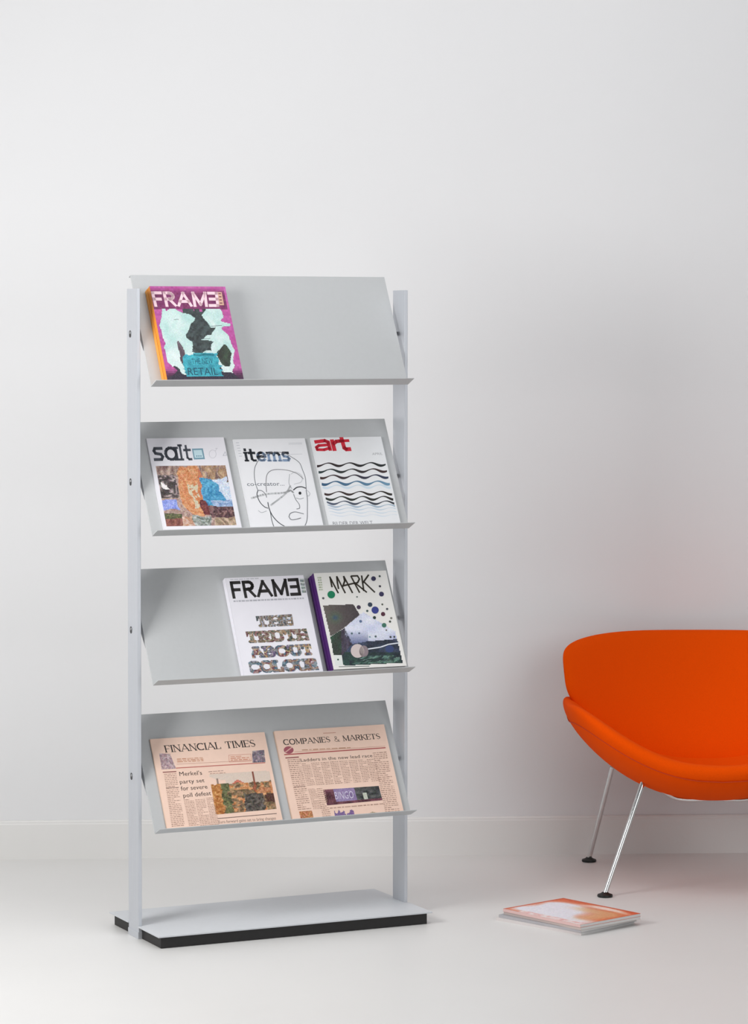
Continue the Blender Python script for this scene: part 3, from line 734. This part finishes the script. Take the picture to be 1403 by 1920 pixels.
pr.zline([(725, 872), (1290, 830)], .0018, (96, 76, 70), 1)
small_text(pr, 'Euro forward gains set to bring changes', [(735, 888), (1280, 855), (1286, 882), (740, 914)], (140, 120, 112), 2)
pr.build('front_text', p1, 0.005, M_news)

p2 = make_paper(on_shelf(3, 0.3985, 0.001, 0.0005), 0.332, 0.263, 0.005, 'folded pink newspaper section headed COMPANIES & MARKETS, right on the bottom shelf', 2)
q = [(65, 300), (1050, 240), (1235, 990), (215, 1065)]
pr = Print(0.332, 0.263, q)
stroke_text(pr, 'COMPANIES & MARKETS', [(140, 372), (1005, 318), (1018, 364), (150, 420)], (72, 64, 62), st=.15, hw=.07, hh=.07, serif=.1, track=.16, layer=1)
pr.build('masthead', p2, 0.005, M_news)
pr.zgrid([(490, 798), (1000, 764), (1035, 884), (525, 930)], 56, 18, lambda a, t: jit(mix((70, 40, 50), (140, 90, 100), n2(a * 12, t * 4)) if a < .17 or t > .85 else (mix((128, 108, 150), (168, 150, 190), n1(a * 9, t * 5)) if a < .55 else (mix((44, 46, 48), (110, 110, 108), n2(a * 12, t * 6)) if not (.68 < a < .75 and t > .4) else (200, 204, 190))), 12), 1)
pr.zgrid([(268, 982), (385, 974), (402, 1046), (285, 1054)], 14, 10, lambda a, t: jit((190, 128, 90), 30), 1)
def skyl(a, t):
    return jit((128, 104, 150), 22) if t > .75 - .65 * n2(a * 12, 7) else None
pr.zgrid([(585, 960), (760, 948), (778, 1022), (595, 1036)], 26, 16, skyl, 1)
pr.zgrid([(880, 985), (1000, 975), (1010, 1000), (890, 1008)], 16, 5, lambda a, t: jit((190, 168, 140), 16) if t > abs(a - .5) * 1.6 else None, 1)
pr.zcirc(188, 462, 44, (168, 92, 104), 1, ry=32); pr.zline([(160, 480), (215, 440)], .003, (226, 180, 170), 2)
pr.build('front_photo', p2, 0.005, M_news)
small_text(pr, 'BINGO', [(590, 815), (760, 803), (772, 868), (602, 880)], (214, 206, 226), 3)
pr.zline([(150, 502), (1062, 440)], .0030, (178, 84, 84), 1); pr.zline([(240, 478), (1060, 426)], .0010, (196, 140, 120), 1)
column(pr, [(305, 455), (900, 425), (905, 440), (308, 472)], 1, (184, 140, 110), PAPER, words=14)
small_text(pr, 'Ladders in the new lead race', [(290, 534), (938, 492), (945, 520), (296, 562)], (86, 72, 68), 2)
pr.zline([(160, 530), (275, 522)], .003, (150, 84, 84), 1)
column(pr, [(172, 540), (285, 533), (380, 965), (262, 975)], 26, MUT, PAPER, words=5)
for x0 in (300, 385, 470, 555, 640, 725, 810, 890):
    x1 = x0 + 74; yy = lambda x: 575 - (x - 300) * .065
    k = (760 - 560) * .235
    column(pr, [(x0, yy(x0)), (x1, yy(x1)), (x1 + k, yy(x1) + 192), (x0 + k, yy(x0) + 195)], 14, MUT, PAPER, words=5)
for x0 in (352, 432):
    column(pr, [(x0, 785), (x0 + 70, 780), (x0 + 130, 1040), (x0 + 55, 1045)] if x0 > 400 else [(x0, 790), (x0 + 70, 785), (x0 + 125, 960), (x0 + 48, 966)], 16, MUT, PAPER, words=5)
column(pr, [(945, 480), (1070, 470), (1195, 980), (1060, 990)], 32, MUT, PAPER, words=5)
pr.zline([(230, 775), (330, 768)], .0014, (140, 110, 100), 1); pr.zline([(255, 880), (345, 872)], .0014, (140, 110, 100), 1)
column(pr, [(545, 945), (1040, 905), (1046, 925), (550, 965)], 1, MUT, PAPER, words=14)
pr.zline([(500, 318), (610, 312)], .0018, (206, 150, 130), 1)
pr.build('front_text', p2, 0.005, M_news)

# ---------------------------------------------------------------- floor stack of magazines
FS = 'magazines stacked on the floor'
def on_floor(x, y, z, deg): return Matrix.Translation((x, y, z)) @ Matrix.Rotation(math.radians(deg), 4, 'Z')
# local x runs to the right-rear corner, local y to the left corner (spine side faces the camera's left)
specs = [(0.556, 8.004, 0.0, 46.5, .230, .303, .0080, (232, 228, 226), 'white magazine at the bottom of the floor stack, sticking out furthest to the left'),
         (0.555, 8.000, 0.0082, 44.5, .230, .301, .0075, (168, 172, 178), 'pale magazine in the floor stack, second from the bottom'),
         (0.555, 7.996, 0.0159, 41.5, .232, .298, .0075, (206, 190, 182), 'pale magazine in the floor stack, directly under the orange-covered one')]
for k, (x, y, z, dg, w, h, t, c, lb) in enumerate(specs):
    make_magazine('magazine', on_floor(x, y, z, dg), w, h, t, c, mix(c, (214, 200, 200), .4), lb, FS, seed=20 + k)
mt = make_magazine('magazine', on_floor(0.553, 7.994, 0.0236, 41.5), .234, .298, .0080, (232, 110, 66), (232, 196, 192),
    'orange and white swirled magazine lying on top of the floor stack', FS, seed=30)
pr = Print(.234, .298); n1, n2 = vnoise(61), vnoise(62)
def swirl(a, t):   # a towards the right-rear corner, b towards the left corner
    b = 1 - t; a0, b0 = a, b
    a = a0 + .10 * (n1(a0 * 4 + 9, b0 * 4) - .5); b = b0 + .10 * (n2(a0 * 4, b0 * 4 + 9) - .5)
    c = mix((218, 88, 44), (232, 130, 84), n1(a * 3, b * 3) * .7)
    g = lambda x, y, rx, ry: math.exp(-(((a - x) / rx) ** 2 + ((b - y) / ry) ** 2) ** 1.5)
    c = mix(c, (240, 238, 246), min(1, 1.4 * (g(.40, .62, .34, .34) + g(.62, .72, .2, .2) + g(.15, .45, .16, .5))))
    c = mix(c, (250, 222, 210), min(1, 1.2 * g(.86, .34, .07, .28)))
    c = mix(c, (230, 190, 140), .7 * min(1, g(.52, .14, .30, .13) + g(.66, .36, .10, .22)))
    if a0 < .10 and b0 < .8: c = mix((246, 234, 232), (232, 150, 146), (n2(b0 * 26, a0 * 40) - .3) * 1.2)
    if a0 > .965 or b0 > .97: c = mix(c, (206, 84, 46), .8)
    return jit(c, 6)
pr.grid(0, 0, 1, 1, 48, 56, swirl, 1)
pr.build('cover_artwork', mt, .0080, M_print)

# ---------------------------------------------------------------- orange lounge chair
CX_, CY_ = 0.990, 8.84
chair = empty('lounge_chair', (CX_, CY_, 0), math.radians(0))
props(chair, 'orange upholstered lounge chair with curved shells on chrome legs, by the right wall edge', 'chair')
def shell(name, fn, thick, expn, rim_pow=10, nr=16, nt=96):
    """rounded padded shell: fn(a, b) -> mid surface; a, b in the superellipse |a|^n + |b|^n <= 1"""
    def P(a, b): return Vector(fn(a, b))
    def N(a, b):
        e = 1e-3; du = P(a + e, b) - P(a - e, b); dv = P(a, b + e) - P(a, b - e); return du.cross(dv).normalized()
    bm = bmesh.new(); sheets = []
    rhos = [math.sin(math.pi / 2 * (k / nr)) ** .9 for k in range(nr + 1)]
    for sgn in (1, -1):
        rings = []
        for k, rho in enumerate(rhos):
            if k == nr and sgn == -1: rings.append(sheets[0][-1]); continue
            ring = []
            for j in range(nt):
                th = 2 * math.pi * j / nt; c, s = math.cos(th), math.sin(th)
                ea = abs(c) ** (2 / expn) * (1 if c >= 0 else -1); eb = abs(s) ** (2 / expn) * (1 if s >= 0 else -1)
                a, b = rho * ea, rho * eb
                if k == 0:
                    if j == 0: cv = bm.verts.new(P(0, 0) + N(0, 0) * sgn * thick / 2)
                    ring.append(cv); continue
                hgt = thick / 2 * math.sqrt(max(0, 1 - rho ** rim_pow))
                ring.append(bm.verts.new(P(a, b) + N(a, b) * sgn * hgt))
            rings.append(ring)
        sheets.append(rings)
    for sh in sheets:
        for k in range(nr):
            A, B = sh[k], sh[k + 1]
            for j in range(nt):
                j2 = (j + 1) % nt
                if k == 0: bm.faces.new([A[0], B[j], B[j2]])
                else: bm.faces.new([A[j], B[j], B[j2], A[j2]])
    o = from_bm(name, bm, M_orange, chair, True)
    md = o.modifiers.new('sub', 'SUBSURF'); md.levels = 1; md.render_levels = 1
    # piping seam a little behind the rim
    rim = []
    for j in range(160):
        th = 2 * math.pi * j / 160; c, s = math.cos(th), math.sin(th)
        ea = abs(c) ** (2 / expn) * (1 if c >= 0 else -1); eb = abs(s) ** (2 / expn) * (1 if s >= 0 else -1)
        rho = .935; hgt = thick / 2 * math.sqrt(1 - rho ** rim_pow)
        rim.append(P(rho * ea, rho * eb) - N(rho * ea, rho * eb) * hgt * 1.0)
    bm = bmesh.new(); tube(bm, rim, 0.0016, 6, close=True); from_bm('seam', bm, M_seam, o, True)
    return o
def seat_fn(a, b):
    A = abs(a)
    return (.425 * a, -.075 + .285 * b + .07 * a * a, .284 + .238 * A ** 2.3 + .088 * (b * b) * (1 if b < 0 else .6))
def back_fn(a, b):
    A = abs(a); k = max(0.0, (b + 1) / 2)
    zb = .300 + .20 * A ** 2.2
    z = zb + (.700 + .014 * A * A - zb) * k
    y = .12 + .26 * k ** 1.25 - .19 * A ** 2.0 * (.35 + .65 * k) 
    return (.430 * a * (.965 + .035 * k), y, z)
shell('seat_shell', seat_fn, .068, 3.7, 11)
shell('back_shell', back_fn, .044, 4.2)
# chrome frame: one bent tube under the seat for each pair of legs
for (fx, fy, tx, ty, tz, ix, iy, iz) in ((-.328, -.284, -.213, -.20, .316, -.11, -.14, .262), (-.333, .286, -.27, .19, .305, -.15, .10, .262)):
    bm = bmesh.new()
    path = smooth_path([(tx, ty, tz), (tx + .02, ty + .012, tz + .004), (ix, iy, iz), (0, iy + .01, iz - .004), (-ix, iy, iz), (-tx - .02, ty + .012, tz + .004), (-tx, ty, tz)], 10)
    tube(bm, path, .0072, 14); from_bm('crossbar', bm, M_chrome, chair, True)
    for sx in (1, -1):
        bm = bmesh.new(); tube(bm, [(sx * fx, fy, .008), (sx * tx, ty, tz)], .0072, 16)
        leg = from_bm('leg', bm, M_chrome, chair, True)
        bm = bmesh.new(); prof = [(0.0, 0.0), (.021, 0.0), (.0225, .003), (.0215, .007), (.012, .0105), (.0085, .014), (0, .014)]
        rings = []
        for rr, zz in prof: rings.append([bm.verts.new((sx * fx + rr * math.cos(2 * math.pi * k / 24), fy + rr * math.sin(2 * math.pi * k / 24), zz)) for k in range(24)] if rr else [bm.verts.new((sx * fx, fy, zz))])
        for i in range(len(prof) - 1):
            A, B = rings[i], rings[i + 1]
            for k in range(24):
                k2 = (k + 1) % 24
                if len(A) == 1: bm.faces.new([A[0], B[k], B[k2]])
                elif len(B) == 1: bm.faces.new([A[k], A[k2], B[0]])
                else: bm.faces.new([A[k], A[k2], B[k2], B[k]])
        from_bm('foot_pad', bm, M_rubber, leg, True)
bm = bmesh.new(); bx(bm, -.03, .03, -.13, .12, .250, .258); from_bm('mounting_plate', bm, M_chrome, chair, bevel=.002)
for sx in (-1, 1):
    bm = bmesh.new(); tube(bm, [(sx * .075, -.12, .252), (sx * .075, -.12, .262)], .012, 14); from_bm('rubber_buffer', bm, M_rubber, chair, True)
